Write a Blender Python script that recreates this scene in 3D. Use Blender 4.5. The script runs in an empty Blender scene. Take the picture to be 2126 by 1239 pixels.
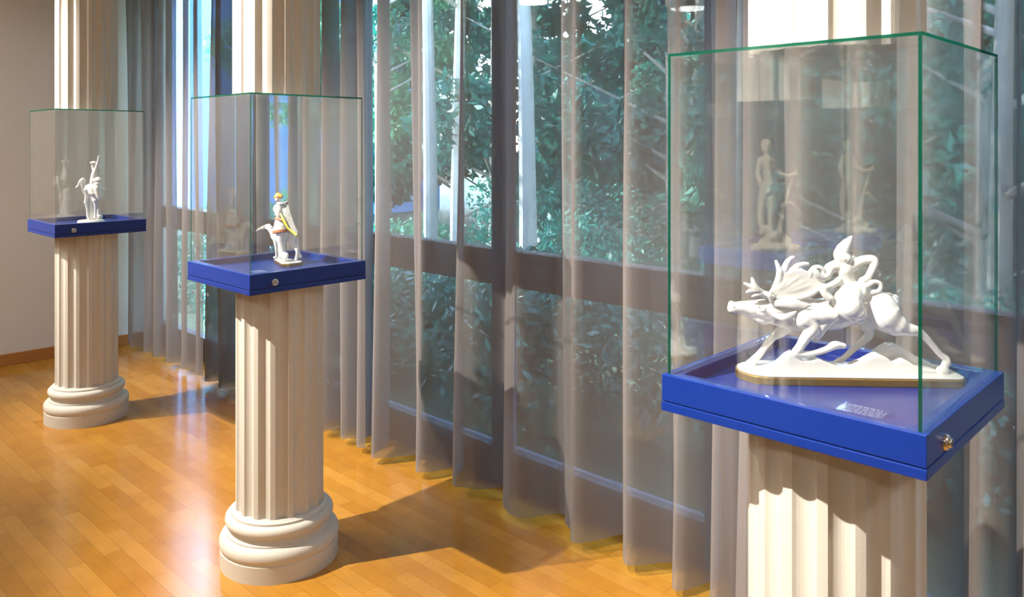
import bpy, bmesh, math, random
import numpy as np
from mathutils import Vector, Matrix

PI = math.pi
G = 0.62                      # metres per glass-hood height
F = 1665.0                    # focal length in pixels of the 2126 wide frame
HY = 297.0                    # horizon row
EYE = 2.52 * G
YAW = math.radians(46.2)
RIGHT = Vector((math.cos(YAW), -math.sin(YAW), 0))
FWD = Vector((math.sin(YAW), math.cos(YAW), 0))
scene = bpy.context.scene
C = scene.collection
rnd = random.Random(7)

# ------------------------------------------------------------------ helpers
def link(o, parent=None):
    C.objects.link(o)
    if parent is not None:
        o.parent = parent
    return o

def tag(o, label=None, cat=None, group=None, kind=None):
    if label: o['label'] = label
    if cat: o['category'] = cat
    if group: o['group'] = group
    if kind: o['kind'] = kind
    return o

def thing(name, label, cat, loc=(0, 0, 0), rz=0.0, group=None):
    o = bpy.data.objects.new(name, None)
    o.empty_display_size = 0.1
    link(o)
    o.location = loc
    o.rotation_euler = (0, 0, rz)
    return tag(o, label, cat, group)

def obj(name, bm, mat, parent=None, smooth=False, bevel=0.0):
    me = bpy.data.meshes.new(name)
    bmesh.ops.recalc_face_normals(bm, faces=bm.faces)
    bm.to_mesh(me); bm.free()
    mats = mat if isinstance(mat, (list, tuple)) else [mat]
    for m in mats: me.materials.append(m)
    if smooth:
        for p in me.polygons: p.use_smooth = True
    o = bpy.data.objects.new(name, me)
    link(o, parent)
    if bevel:
        md = o.modifiers.new('bevel', 'BEVEL'); md.width = bevel; md.segments = 2
        md.limit_method = 'ANGLE'; md.angle_limit = math.radians(40)
    return o

def box(bm, x0, x1, y0, y1, z0, z1, mi=0):
    vs = [bm.verts.new(p) for p in ((x0,y0,z0),(x1,y0,z0),(x1,y1,z0),(x0,y1,z0),(x0,y0,z1),(x1,y0,z1),(x1,y1,z1),(x0,y1,z1))]
    out = []
    for f in ((3,2,1,0),(4,5,6,7),(0,1,5,4),(1,2,6,5),(2,3,7,6),(3,0,4,7)):
        fa = bm.faces.new([vs[i] for i in f]); fa.material_index = mi; out.append(fa)
    return out

def lathe(bm, prof, n=64, cx=0, cy=0, caps=True):
    rings = []
    for r, z in prof:
        rings.append([bm.verts.new((cx + r*math.cos(2*PI*i/n), cy + r*math.sin(2*PI*i/n), z)) for i in range(n)])
    for a, b in zip(rings, rings[1:]):
        for i in range(n):
            bm.faces.new((a[i], a[(i+1) % n], b[(i+1) % n], b[i]))
    if caps:
        bm.faces.new(list(reversed(rings[0]))); bm.faces.new(rings[-1])

def cyl_between(bm, a, b, r0, r1=None, n=12):
    a, b = Vector(a), Vector(b); r1 = r0 if r1 is None else r1
    d = (b-a).normalized(); u = d.orthogonal().normalized(); v = d.cross(u)
    A = [bm.verts.new(a + (u*math.cos(2*PI*i/n)+v*math.sin(2*PI*i/n))*r0) for i in range(n)]
    B = [bm.verts.new(b + (u*math.cos(2*PI*i/n)+v*math.sin(2*PI*i/n))*r1) for i in range(n)]
    for i in range(n): bm.faces.new((A[i], A[(i+1)%n], B[(i+1)%n], B[i]))
    bm.faces.new(list(reversed(A))); bm.faces.new(B)

# ------------------------------------------------------------------ materials
def new_mat(name):
    m = bpy.data.materials.new(name); m.use_nodes = True
    nt = m.node_tree
    for n in list(nt.nodes): nt.nodes.remove(n)
    out = nt.nodes.new('ShaderNodeOutputMaterial')
    return m, nt, out

def N(nt, t, **kw):
    n = nt.nodes.new(t)
    for k, v in kw.items():
        if k in n.inputs: n.inputs[k].default_value = v
        else: setattr(n, k, v)
    return n

def principled(name, col, rough=0.5, metal=0.0, coat=0.0, noise=0.0, nscale=60.0, bump=0.0, bscale=300.0, spec=0.5):
    m, nt, out = new_mat(name)
    b = N(nt, 'ShaderNodeBsdfPrincipled')
    b.inputs['Base Color'].default_value = (*col, 1)
    b.inputs['Roughness'].default_value = rough
    b.inputs['Metallic'].default_value = metal
    b.inputs['Coat Weight'].default_value = coat
    b.inputs['Coat Roughness'].default_value = 0.08
    b.inputs['Specular IOR Level'].default_value = spec
    tc = N(nt, 'ShaderNodeTexCoord')
    if noise > 0:
        nz = N(nt, 'ShaderNodeTexNoise'); nz.inputs['Scale'].default_value = nscale; nz.inputs['Detail'].default_value = 4
        nt.links.new(tc.outputs['Object'], nz.inputs['Vector'])
        mx = N(nt, 'ShaderNodeMix', data_type='RGBA')
        mx.inputs['A'].default_value = (*[c*(1-noise) for c in col], 1)
        mx.inputs['B'].default_value = (*[min(1, c*(1+noise)) for c in col], 1)
        nt.links.new(nz.outputs['Fac'], mx.inputs['Factor'])
        nt.links.new(mx.outputs['Result'], b.inputs['Base Color'])
    if bump > 0:
        nb = N(nt, 'ShaderNodeTexNoise'); nb.inputs['Scale'].default_value = bscale; nb.inputs['Detail'].default_value = 3
        nt.links.new(tc.outputs['Object'], nb.inputs['Vector'])
        bp = N(nt, 'ShaderNodeBump'); bp.inputs['Strength'].default_value = bump; bp.inputs['Distance'].default_value = 0.002
        nt.links.new(nb.outputs['Fac'], bp.inputs['Height'])
        nt.links.new(bp.outputs['Normal'], b.inputs['Normal'])
    nt.links.new(b.outputs['BSDF'], out.inputs['Surface'])
    return m

def math_node(nt, op, a, b=None):
    n = N(nt, 'ShaderNodeMath', operation=op)
    for i, v in enumerate((a, b)):
        if v is None: continue
        if isinstance(v, (int, float)): n.inputs[i].default_value = v
        else: nt.links.new(v, n.inputs[i])
    return n.outputs[0]

def glass_mat(name, tint, f0=0.04, scatter=0.0, sheen=1.0):
    """thin clear pane: straight-through light plus a Schlick mirror on each face"""
    m, nt, out = new_mat(name)
    lw = N(nt, 'ShaderNodeLayerWeight'); lw.inputs['Blend'].default_value = 0.5
    p5 = math_node(nt, 'POWER', lw.outputs['Facing'], 5.0)
    fr = math_node(nt, 'ADD', math_node(nt, 'MULTIPLY', p5, sheen*(1-f0)), f0)
    tr = N(nt, 'ShaderNodeBsdfTransparent'); tr.inputs['Color'].default_value = (*tint, 1)
    gl = N(nt, 'ShaderNodeBsdfGlossy'); gl.inputs['Roughness'].default_value = 0.0
    gl.inputs['Color'].default_value = (1, 1, 1, 1)
    mx = N(nt, 'ShaderNodeMixShader')
    nt.links.new(fr, mx.inputs[0]); nt.links.new(tr.outputs[0], mx.inputs[1]); nt.links.new(gl.outputs[0], mx.inputs[2])
    last = mx.outputs[0]
    if scatter > 0:
        df = N(nt, 'ShaderNodeBsdfDiffuse'); df.inputs['Color'].default_value = (.8, .8, .78, 1)
        m2 = N(nt, 'ShaderNodeMixShader'); m2.inputs[0].default_value = scatter
        nt.links.new(last, m2.inputs[1]); nt.links.new(df.outputs[0], m2.inputs[2]); last = m2.outputs[0]
    nt.links.new(last, out.inputs['Surface'])
    return m

def glass_edge_mat():
    m, nt, out = new_mat('glass_edge')
    df = N(nt, 'ShaderNodeBsdfDiffuse'); df.inputs['Color'].default_value = (0.002, 0.065, 0.04, 1)
    tl = N(nt, 'ShaderNodeBsdfTranslucent'); tl.inputs['Color'].default_value = (0.004, 0.12, 0.075, 1)
    gl = N(nt, 'ShaderNodeBsdfGlossy'); gl.inputs['Roughness'].default_value = 0.15; gl.inputs['Color'].default_value = (.5, .9, .75, 1)
    tr = N(nt, 'ShaderNodeBsdfTransparent'); tr.inputs['Color'].default_value = (0.03, 0.34, 0.23, 1)
    a = N(nt, 'ShaderNodeMixShader'); a.inputs[0].default_value = .4
    nt.links.new(df.outputs[0], a.inputs[1]); nt.links.new(tl.outputs[0], a.inputs[2])
    b = N(nt, 'ShaderNodeMixShader'); b.inputs[0].default_value = .22
    nt.links.new(a.outputs[0], b.inputs[1]); nt.links.new(tr.outputs[0], b.inputs[2])
    c = N(nt, 'ShaderNodeMixShader'); c.inputs[0].default_value = .10
    nt.links.new(b.outputs[0], c.inputs[1]); nt.links.new(gl.outputs[0], c.inputs[2])
    nt.links.new(c.outputs[0], out.inputs['Surface'])
    return m

def curtain_mat(name, col, hole):
    """open weave voile: a share of holes that closes up along slanting sight lines, threads that also pass light"""
    m, nt, out = new_mat(name)
    tc = N(nt, 'ShaderNodeTexCoord')
    mp = N(nt, 'ShaderNodeMapping'); mp.inputs['Scale'].default_value = (260, 260, 260)
    nt.links.new(tc.outputs['Object'], mp.inputs['Vector'])
    nz = N(nt, 'ShaderNodeTexNoise'); nz.inputs['Scale'].default_value = 1.0; nz.inputs['Detail'].default_value = 2
    nt.links.new(mp.outputs[0], nz.inputs['Vector'])
    mx = N(nt, 'ShaderNodeMix', data_type='RGBA')
    mx.inputs['A'].default_value = (*[c*.88 for c in col], 1); mx.inputs['B'].default_value = (*[c*1.12 for c in col], 1)
    nt.links.new(nz.outputs['Fac'], mx.inputs['Factor'])
    lw = N(nt, 'ShaderNodeLayerWeight'); lw.inputs['Blend'].default_value = 0.5
    cs = math_node(nt, 'MAXIMUM', math_node(nt, 'SUBTRACT', 1.0, lw.outputs['Facing']), 0.04)
    T = math_node(nt, 'POWER', hole, math_node(nt, 'DIVIDE', 1.0, cs))
    df = N(nt, 'ShaderNodeBsdfDiffuse'); tl = N(nt, 'ShaderNodeBsdfTranslucent')
    nt.links.new(mx.outputs['Result'], df.inputs['Color']); nt.links.new(mx.outputs['Result'], tl.inputs['Color'])
    a = N(nt, 'ShaderNodeMixShader'); a.inputs[0].default_value = .15
    nt.links.new(df.outputs[0], a.inputs[1]); nt.links.new(tl.outputs[0], a.inputs[2])
    tr = N(nt, 'ShaderNodeBsdfTransparent'); tr.inputs['Color'].default_value = (.96, .98, 1, 1)
    b = N(nt, 'ShaderNodeMixShader')
    nt.links.new(T, b.inputs[0]); nt.links.new(a.outputs[0], b.inputs[1]); nt.links.new(tr.outputs[0], b.inputs[2])
    nt.links.new(b.outputs[0], out.inputs['Surface'])
    return m

def floor_mat():
    m, nt, out = new_mat('parquet')
    tc = N(nt, 'ShaderNodeTexCoord')
    mp = N(nt, 'ShaderNodeMapping'); mp.inputs['Rotation'].default_value = (0, 0, PI/2)
    nt.links.new(tc.outputs['Object'], mp.inputs['Vector'])
    br = N(nt, 'ShaderNodeTexBrick')
    br.offset = 0.37; br.offset_frequency = 2; br.squash = 1.0
    for k, v in (('Scale', 1.0), ('Mortar Size', 0.0007), ('Mortar Smooth', 0.2), ('Bias', 0.0), ('Brick Width', 0.46), ('Row Height', 0.066)):
        br.inputs[k].default_value = v
    br.inputs['Color1'].default_value = (0, 0, 0, 1); br.inputs['Color2'].default_value = (1, 1, 1, 1)
    br.inputs['Mortar'].default_value = (.5, .5, .5, 1)
    nt.links.new(mp.outputs[0], br.inputs['Vector'])
    cr = N(nt, 'ShaderNodeValToRGB')
    e = cr.color_ramp.elements
    e[0].position = 0.0; e[0].color = (0.40, 0.168, 0.012, 1)
    e[1].position = 1.0; e[1].color = (0.50, 0.235, 0.034, 1)
    x = cr.color_ramp.elements.new(0.5); x.color = (0.45, 0.200, 0.020, 1)
    nt.links.new(br.outputs['Color'], cr.inputs['Fac'])
    # grain along the strips and broad wear blotches
    mg = N(nt, 'ShaderNodeMapping'); mg.inputs['Scale'].default_value = (60, 5, 1)
    nt.links.new(tc.outputs['Object'], mg.inputs['Vector'])
    ng = N(nt, 'ShaderNodeTexNoise'); ng.inputs['Scale'].default_value = 1.5; ng.inputs['Detail'].default_value = 6; ng.inputs['Roughness'].default_value = .65
    nt.links.new(mg.outputs[0], ng.inputs['Vector'])
    nw = N(nt, 'ShaderNodeTexNoise'); nw.inputs['Scale'].default_value = 9.0; nw.inputs['Detail'].default_value = 3
    nt.links.new(tc.outputs['Object'], nw.inputs['Vector'])
    v = math_node(nt, 'ADD', math_node(nt, 'MULTIPLY', ng.outputs['Fac'], .30), math_node(nt, 'MULTIPLY', nw.outputs['Fac'], .35))
    v = math_node(nt, 'ADD', v, .68)
    mul = N(nt, 'ShaderNodeVectorMath', operation='SCALE')
    nt.links.new(cr.outputs['Color'], mul.inputs[0]); nt.links.new(v, mul.inputs['Scale'])
    gap = N(nt, 'ShaderNodeMix', data_type='RGBA')
    nt.links.new(math_node(nt, 'MULTIPLY', br.outputs['Fac'], .75), gap.inputs['Factor'])
    nt.links.new(mul.outputs[0], gap.inputs['A']); gap.inputs['B'].default_value = (.14, .06, .012, 1)
    b = N(nt, 'ShaderNodeBsdfPrincipled')
    nt.links.new(gap.outputs['Result'], b.inputs['Base Color'])
    b.inputs['Roughness'].default_value = .33
    r = math_node(nt, 'ADD', math_node(nt, 'MULTIPLY', nw.outputs['Fac'], .10), .14)
    nt.links.new(r, b.inputs['Roughness'])
    b.inputs['Coat Weight'].default_value = .22; b.inputs['Coat Roughness'].default_value = .16
    bp = N(nt, 'ShaderNodeBump'); bp.inputs['Strength'].default_value = .03; bp.inputs['Distance'].default_value = .002
    nt.links.new(math_node(nt, 'SUBTRACT', math_node(nt, 'MULTIPLY', ng.outputs['Fac'], .3), br.outputs['Fac']), bp.inputs['Height'])
    nt.links.new(bp.outputs[0], b.inputs['Normal'])
    nt.links.new(b.outputs[0], out.inputs['Surface'])
    return m

def wood_mat(name, c1, c2):
    m, nt, out = new_mat(name)
    tc = N(nt, 'ShaderNodeTexCoord'); mp = N(nt, 'ShaderNodeMapping'); mp.inputs['Scale'].default_value = (4, 4, 60)
    nt.links.new(tc.outputs['Object'], mp.inputs['Vector'])
    nz = N(nt, 'ShaderNodeTexNoise'); nz.inputs['Scale'].default_value = 1.2; nz.inputs['Detail'].default_value = 6
    nt.links.new(mp.outputs[0], nz.inputs['Vector'])
    mx = N(nt, 'ShaderNodeMix', data_type='RGBA'); mx.inputs['A'].default_value = (*c1, 1); mx.inputs['B'].default_value = (*c2, 1)
    nt.links.new(nz.outputs['Fac'], mx.inputs['Factor'])
    b = N(nt, 'ShaderNodeBsdfPrincipled'); b.inputs['Roughness'].default_value = .4
    nt.links.new(mx.outputs['Result'], b.inputs['Base Color']); nt.links.new(b.outputs[0], out.inputs['Surface'])
    return m

def leaf_mat(name, col):
    m, nt, out = new_mat(name)
    tc = N(nt, 'ShaderNodeTexCoord')
    nz = N(nt, 'ShaderNodeTexNoise'); nz.inputs['Scale'].default_value = 3.0; nz.inputs['Detail'].default_value = 3
    nt.links.new(tc.outputs['Object'], nz.inputs['Vector'])
    mx = N(nt, 'ShaderNodeMix', data_type='RGBA')
    mx.inputs['A'].default_value = (*[c*.55 for c in col], 1); mx.inputs['B'].default_value = (*[c*1.45 for c in col], 1)
    nt.links.new(nz.outputs['Fac'], mx.inputs['Factor'])
    df = N(nt, 'ShaderNodeBsdfPrincipled'); df.inputs['Roughness'].default_value = .45
    tl = N(nt, 'ShaderNodeBsdfTranslucent')
    nt.links.new(mx.outputs['Result'], df.inputs['Base Color']); nt.links.new(mx.outputs['Result'], tl.inputs['Color'])
    a = N(nt, 'ShaderNodeMixShader'); a.inputs[0].default_value = .35
    nt.links.new(df.outputs[0], a.inputs[1]); nt.links.new(tl.outputs[0], a.inputs[2])
    nt.links.new(a.outputs[0], out.inputs['Surface'])
    return m

M = dict(
    plaster=principled('cream_plaster', (.60, .565, .495), .65, noise=.03, nscale=40, bump=.25, bscale=420),
    wall=principled('beige_wall', (.68, .625, .57), .85, noise=.03, nscale=3, bump=.12, bscale=250),
    wall_dark=principled('shade_painted_wall', (.13, .115, .105), .85, noise=.05, nscale=3, bump=.12, bscale=250),  # dimness of the opposite side put into the wall colour, for darker reflections
    ceiling=principled('white_ceiling', (.72, .70, .66), .9, noise=.02, nscale=5),
    floor=floor_mat(),
    base=wood_mat('orange_wood', (.36, .135, .03), (.48, .20, .05)),
    blue=principled('blue_lacquer', (.002, .025, .21), .30, noise=.06, nscale=30, spec=.45),
    glass=glass_mat('clear_glass', (.985, .995, .99), .08, .0015),
    edge=glass_edge_mat(),
    window_glass=glass_mat('window_glass', (.95, .98, .97), .045),
    porcelain=principled('white_porcelain', (.80, .79, .765), .22, coat=.5, noise=.015, nscale=30),
    bisque=principled('ivory_porcelain', (.66, .60, .48), .35, coat=.2, noise=.06, nscale=40),
    gold=principled('gilt_edge', (.55, .34, .09), .30, metal=.85, noise=.1, nscale=60),
    rust=principled('rust_glaze', (.50, .20, .10), .35, noise=.15, nscale=200),
    yellow=principled('yellow_glaze', (.72, .60, .06), .3, noise=.1, nscale=100),
    orange=principled('orange_glaze', (.75, .42, .08), .3, noise=.15, nscale=150),
    grey_glaze=principled('grey_glaze', (.38, .38, .37), .35, noise=.05, nscale=60),
    chrome=principled('chrome', (.75, .73, .70), .18, metal=1.0, noise=.03, nscale=80),
    dark=principled('dark_slot', (.02, .02, .02), .5, noise=.1, nscale=80),
    curtain=curtain_mat('brown_voile', (.25, .222, .216), .40),
    frame=principled('blue_grey_frame', (.085, .105, .15), .45, noise=.05, nscale=20),
    band=principled('dark_band_panel', (.075, .07, .075), .5, noise=.08, nscale=10),
    sill=principled('dark_sill_board', (.075, .045, .028), .5, noise=.1, nscale=15),
    black=principled('black_metal', (.03, .03, .03), .4, noise=.05, nscale=40),
    lens=principled('lamp_lens', (.8, .8, .75), .2, noise=.02, nscale=40),
    label=glass_mat('acrylic_label', (.97, .98, .99), .015, .0, .25),
    ink=principled('pale_print', (.30, .38, .60), .6, noise=.05, nscale=100),
    bark=principled('grey_bark', (.28, .25, .21), .85, noise=.35, nscale=8, bump=.5, bscale=30),
    pale_bark=principled('pale_bark', (.40, .39, .36), .8, noise=.35, nscale=6, bump=.4, bscale=25),
    leaf_a=leaf_mat('leaf_teal', (.025, .23, .175)),
    leaf_b=leaf_mat('leaf_green', (.05, .27, .15)),
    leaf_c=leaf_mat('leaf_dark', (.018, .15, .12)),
    lawn=principled('lawn', (.035, .075, .045), .9, noise=.4, nscale=4, bump=.4, bscale=80),
    paving=principled('paving', (.46, .47, .48), .85, noise=.1, nscale=3),
    render_wall=principled('pale_render', (.20, .46, .95), .85, noise=.04, nscale=2),
    pane_dark=principled('dark_pane', (.05, .08, .11), .1, noise=.1, nscale=2),
    roof=principled('slate_roof', (.12, .11, .11), .7, noise=.2, nscale=8),
)

# ------------------------------------------------------------------ room shell
YW = 10.43 * G                # far (left in picture) wall
XW = 4.22 * G                 # window plane
X0, Y0, ZC = -3.6, -3.0, 3.0
bm = bmesh.new(); box(bm, X0-.1, XW+.16, Y0-.1, YW+.1, -.06, 0); tag(obj('floor', bm, M['floor']), kind='structure')
bm = bmesh.new(); box(bm, X0-.1, XW+.16, Y0-.1, YW+.1, ZC, ZC+.1); tag(obj('ceiling', bm, M['ceiling']), kind='structure')
bm = bmesh.new(); box(bm, X0-.1, XW+.16, YW, YW+.15, 0, ZC); tag(obj('wall_far', bm, M['wall']), kind='structure')
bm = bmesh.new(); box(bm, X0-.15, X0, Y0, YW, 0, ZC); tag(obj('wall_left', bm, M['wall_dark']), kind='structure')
bm = bmesh.new(); box(bm, X0-.1, XW+.16, Y0-.15, Y0, 0, ZC); tag(obj('wall_back', bm, M['wall']), kind='structure')
bm = bmesh.new(); box(bm, XW, XW+.16, Y0, YW, 2.80, ZC); tag(obj('wall_window', bm, M['wall']), kind='structure')
bm = bmesh.new(); box(bm, X0, XW, YW-.016, YW, 0, .082); tag(obj('baseboard_far', bm, M['base'], bevel=.003), kind='structure')

# windows: one bay per mullion gap
ys = [10.43, 7.765, 5.975, 4.185, 2.395, 0.605, -1.185, -2.975, Y0/G]
for i in range(len(ys)-1):
    y1, y0 = ys[i]*G, ys[i+1]*G
    w = bpy.data.objects.new('window_%d' % (i+1), None); link(w); w.location = (XW, (y0+y1)/2, 0)
    tag(w, kind='structure')
    h = (y1-y0)/2
    bm = bmesh.new()
    box(bm, 0, .07, -h, -h+.045, 0, 2.80); box(bm, 0, .07, h-.045, h, 0, 2.80)
    box(bm, 0, .07, -h+.045, h-.045, .13, .165); box(bm, 0, .07, -h+.045, h-.045, 2.74, 2.80)
    obj('window_frame', bm, M['frame'], w)
    bm = bmesh.new(); box(bm, .0, .10, -h+.045, h-.045, 0, .13); obj('sill_board', bm, M['sill'], w)
    bm = bmesh.new(); box(bm, .005, .095, -h+.045, h-.045, .91, 1.07)
    obj('transom', bm, M['band'], w)
    bm = bmesh.new(); box(bm, .045, .051, -h+.045, h-.045, .165, .91)
    obj('pane', bm, M['window_glass'], w)
    bm = bmesh.new(); box(bm, .045, .051, -h+.045, h-.045, 1.07, 2.74)
    obj('pane', bm, M['window_glass'], w)

# ------------------------------------------------------------------ curtains
def e1_at(px, e2=3.80):
    t = (px-1063)/F
    z = e2/(t*math.sin(YAW+PI/2-PI/2)*0 + t*RIGHT.x + FWD.x)
    return z*(FWD.y + RIGHT.y*t)

def curtain_panel(label, crests, amp, seed, e2f=3.80, end0=None, end1=None):
    """crests: list of e1 positions (G) of fold fronts, ascending; amp: fold depth in G"""
    r = random.Random(seed)
    lo = crests[0] - .16 if end0 is None else end0
    hi = crests[-1] + .16 if end1 is None else end1
    segs = []
    du = .016
    n = int((hi-lo)/du)
    amps = [amp*r.uniform(.72, 1.12) for _ in range(len(crests)+1)]
    ph = [r.uniform(0, 6.28) for _ in range(8)]
    nz = 44
    z0, z1 = .042, 2.97
    bm = bmesh.new(); rows = []
    for k in range(nz+1):
        z = z0 + (z1-z0)*k/nz
        row = []
        zt = z/3.0
        a_z = 1.0 - .38*zt
        for i in range(n+1):
            u = lo + (hi-lo)*i/n
            # which gap
            j = sum(1 for c in crests if c <= u)
            if j == 0: ph_ = (u-(crests[0]-.45))/.45; A = amps[0]
            elif j == len(crests): ph_ = (u-crests[-1])/.45; A = amps[-1]
            else: ph_ = (u-crests[j-1])/(crests[j]-crests[j-1]); A = amps[j]
            w = .5-.5*math.cos(2*PI*ph_)
            w = w**.72
            d = A*a_z*w + .34*A*(.12+.88*zt)*(.5-.5*math.cos(4*PI*ph_+1.1+.5*math.sin(u*3+ph[5])))
            d += .038*math.sin(u*25+ph[0]+.8*zt)*(.55+.45*zt) + .018*math.sin(u*37+ph[1]-1.1*zt) + .012*math.sin(zt*4+u*9+ph[2])
            d = .37*math.tanh(d/.37*1.15)
            uu = u + .05*math.sin(2*PI*ph_)*a_z + .02*math.sin(zt*3.1+ph[3]+u*2)*zt
            row.append(bm.verts.new(((e2f+d)*G, uu*G, z + .006*math.sin(u*5+ph[4])*(1-zt))))
        rows.append(row)
    for k in range(nz):
        for i in range(n):
            bm.faces.new((rows[k][i], rows[k][i+1], rows[k+1][i+1], rows[k+1][i]))
    o = obj('curtain', bm, M['curtain'], smooth=True)
    return tag(o, label, 'curtain', 'voile curtains along the window wall')

def cr(pxs): return sorted(e1_at(p) for p in pxs)
curtain_panel('blue-lit brown voile curtain panel hanging beside the beige wall, left of the bright gap', cr([400, 378, 350, 320, 299]), .16, 3, end0=e1_at(407), end1=10.28)
curtain_panel('brown voile curtain panel seen through the glass case of the cloaked lady figurine', cr([738, 706, 666, 632, 596, 557, 526, 491, 459, 430]), .27, 5, end0=e1_at(744), end1=e1_at(420))
curtain_panel('widest brown voile curtain panel, in the open stretch between lady figurine and stag cases', cr([1470, 1400, 1298, 1183, 1050, 937, 855, 780]), .37, 8, end1=e1_at(752), end0=e1_at(1535))
curtain_panel('brown voile curtain panel behind the stag rider case, running out at the picture edge', sorted([-4.5, -4.1, -3.7, -3.3, -2.95, -2.5, -2.1, -1.7, -1.3, -.95, -.6, -.25, .1] + [e1_at(p, 3.76) for p in (1545, 1650, 1770, 1893, 2035, 2150)]), .30, 12, end1=2.24, e2f=3.76)

# ------------------------------------------------------------------ columns
R = .2596*G
def flute_ring(r, n=16, steps=8, rot=0.0):
    pts = []
    fil = math.radians(6.5); fl = 2*PI/n - fil
    for k in range(n):
        a0 = rot + 2*PI*k/n
        pts.append((r, a0)); pts.append((r, a0+fil*.5)); pts.append((r, a0+fil))
        for s in range(1, steps):
            t = s/steps
            pts.append((r - .0125*(math.sin(PI*t))**.7, a0+fil+fl*t))
    return pts

def shaft(bm, z0, z1, rot):
    ring = flute_ring(R, rot=rot)
    A = [bm.verts.new((r*math.cos(a), r*math.sin(a), z0)) for r, a in ring]
    B = [bm.verts.new((r*math.cos(a), r*math.sin(a), z1)) for r, a in ring]
    n = len(ring)
    for i in range(n): bm.faces.new((A[i], A[(i+1)%n], B[(i+1)%n], B[i]))
    bm.faces.new(list(reversed(A))); bm.faces.new(B)

BASE = [(.348,0),(.348,.098),(.343,.103),(.343,.108),(.349,.116),(.353,.135),(.351,.155),(.343,.172),(.328,.184),(.312,.190),(.312,.200),(.301,.204),
        (.295,.214),(.294,.224),(.299,.234),(.309,.238),(.309,.244),(.316,.252),(.319,.266),(.316,.282),(.306,.295),(.290,.302),(.284,.303),(.284,.316),(.272,.322),(.266,.330),(.250,.331)]

TRAY_Z = (2.52-.7213)*G       # rim top
TRAY_H = .113*G
HOOD = 1.0*G
A2 = .767*G/2
H2 = .739*G/2

def pedestal(x, y, top, rot, label):
    t = thing('pedestal', label, 'pedestal', (x, y, 0), group=None)
    bm = bmesh.new(); lathe(bm, [(r*G, z*G) for r, z in BASE], 96)
    o = obj('moulded_base', bm, M['plaster'], t, smooth=True)
    md = o.modifiers.new('es', 'EDGE_SPLIT'); md.split_angle = math.radians(38)
    bm = bmesh.new(); shaft(bm, .325*G, top, rot); obj('fluted_shaft', bm, M['plaster'], t)
    return t

def hanging_column(x, y, z, rot, label):
    t = thing('hanging_column', label, 'column', (x, y, z))
    bm = bmesh.new(); shaft(bm, 0, ZC-z, rot); obj('fluted_shaft', bm, M['plaster'], t)
    return t

def pane_x(bm, x0, x1, y0, y1, z0, z1, green):
    """slab: clear faces, the ground edges named in green show the colour of the glass mass"""
    fs = box(bm, x0, x1, y0, y1, z0, z1)      # -z +z -y +x +y -x
    for f, k in zip(fs, ('-z', '+z', '-y', '+x', '+y', '-x')): f.material_index = 1 if k in green else 0

def ring_sweep(bm, prof):
    """prof: closed list of (half side, z) swept round a square"""
    loops = []
    for h, z in prof:
        loops.append([bm.verts.new(p) for p in ((-h,-h,z),(h,-h,z),(h,h,z),(-h,h,z))])
    n = len(loops)
    for i in range(n):
        a, b = loops[i], loops[(i+1) % n]
        for k in range(4): bm.faces.new((a[k], a[(k+1)%4], b[(k+1)%4], b[k]))

def lock(parent, u, z):
    bm = bmesh.new()
    prof = [(.0135,0),(.0135,.0035),(.0115,.006),(.0085,.0062),(.008,.0045),(.0078,.0095),(.007,.0105),(.0001,.0105)]
    lathe(bm, prof, 28)
    bmesh.ops.rotate(bm, verts=bm.verts, cent=(0,0,0), matrix=Matrix.Rotation(PI/2, 3, 'X'))
    bmesh.ops.translate(bm, verts=bm.verts, vec=(-A2+u, -A2, z))
    o = obj('lock', bm, M['chrome'], parent, smooth=True)
    o['label'] = 'chrome cylinder lock on the tray front'
    md = o.modifiers.new('es', 'EDGE_SPLIT'); md.split_angle = math.radians(40)
    bm = bmesh.new(); box(bm, -A2+u-.0012, -A2+u+.0012, -A2-.0112, -A2-.0100, z-.005, z+.005)
    obj('keyhole', bm, M['dark'], o)

def display_case(x, y, z, label, with_lock=True):
    """z = rim height. origin under the tray"""
    zb = z - TRAY_H
    t = thing('display_case', label, 'display case', (x, y, zb))
    T = TRAY_H
    g = .0016
    # rim with recess
    bm = bmesh.new()
    i = A2 - .030
    ring_sweep(bm, [(A2, .0195), (A2, T), (i, T), (i, T-.022), (A2-.05, T-.022), (A2-.05, .0195)])
    obj('tray_rim', bm, M['blue'], t, bevel=.0012)
    bm = bmesh.new(); box(bm, -A2+.048, A2-.048, -A2+.048, A2-.048, .0195, T-.0205); obj('tray_floor', bm, M['blue'], t)
    bm = bmesh.new(); box(bm, -A2+.004, A2-.004, -A2+.004, A2-.004, .0172, .0198); obj('shadow_gap', bm, M['dark'], t)
    bm = bmesh.new(); box(bm, -A2-.0008, A2+.0008, -A2-.0008, A2+.0008, 0, .0175); obj('tray_base', bm, M['blue'], t, bevel=.0015)
    hood = bpy.data.objects.new('glass_hood', None); link(hood, t)
    hood['label'] = 'clear glass hood with green edges'
    th = .006; z0, z1 = T+.0003, T+HOOD
    for (x0, x1, y0, y1, gr) in ((-H2, H2, -H2, -H2+th, ('-x', '+x')), (-H2, H2, H2-th, H2, ('-x',)), (-H2, -H2+th, -H2+th, H2-th, ()), (H2-th, H2, -H2+th, H2-th, ())):
        bm = bmesh.new(); pane_x(bm, x0, x1, y0, y1, z0, z1-th, gr); obj('glass_panel', bm, [M['glass'], M['edge']], hood)
    bm = bmesh.new(); pane_x(bm, -H2, H2, -H2, H2, z1-th+.0002, z1, ('-x', '-y')); obj('glass_top', bm, [M['glass'], M['edge']], hood)
    if with_lock: lock(t, .150*G, T-.055*G)
    return t

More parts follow.
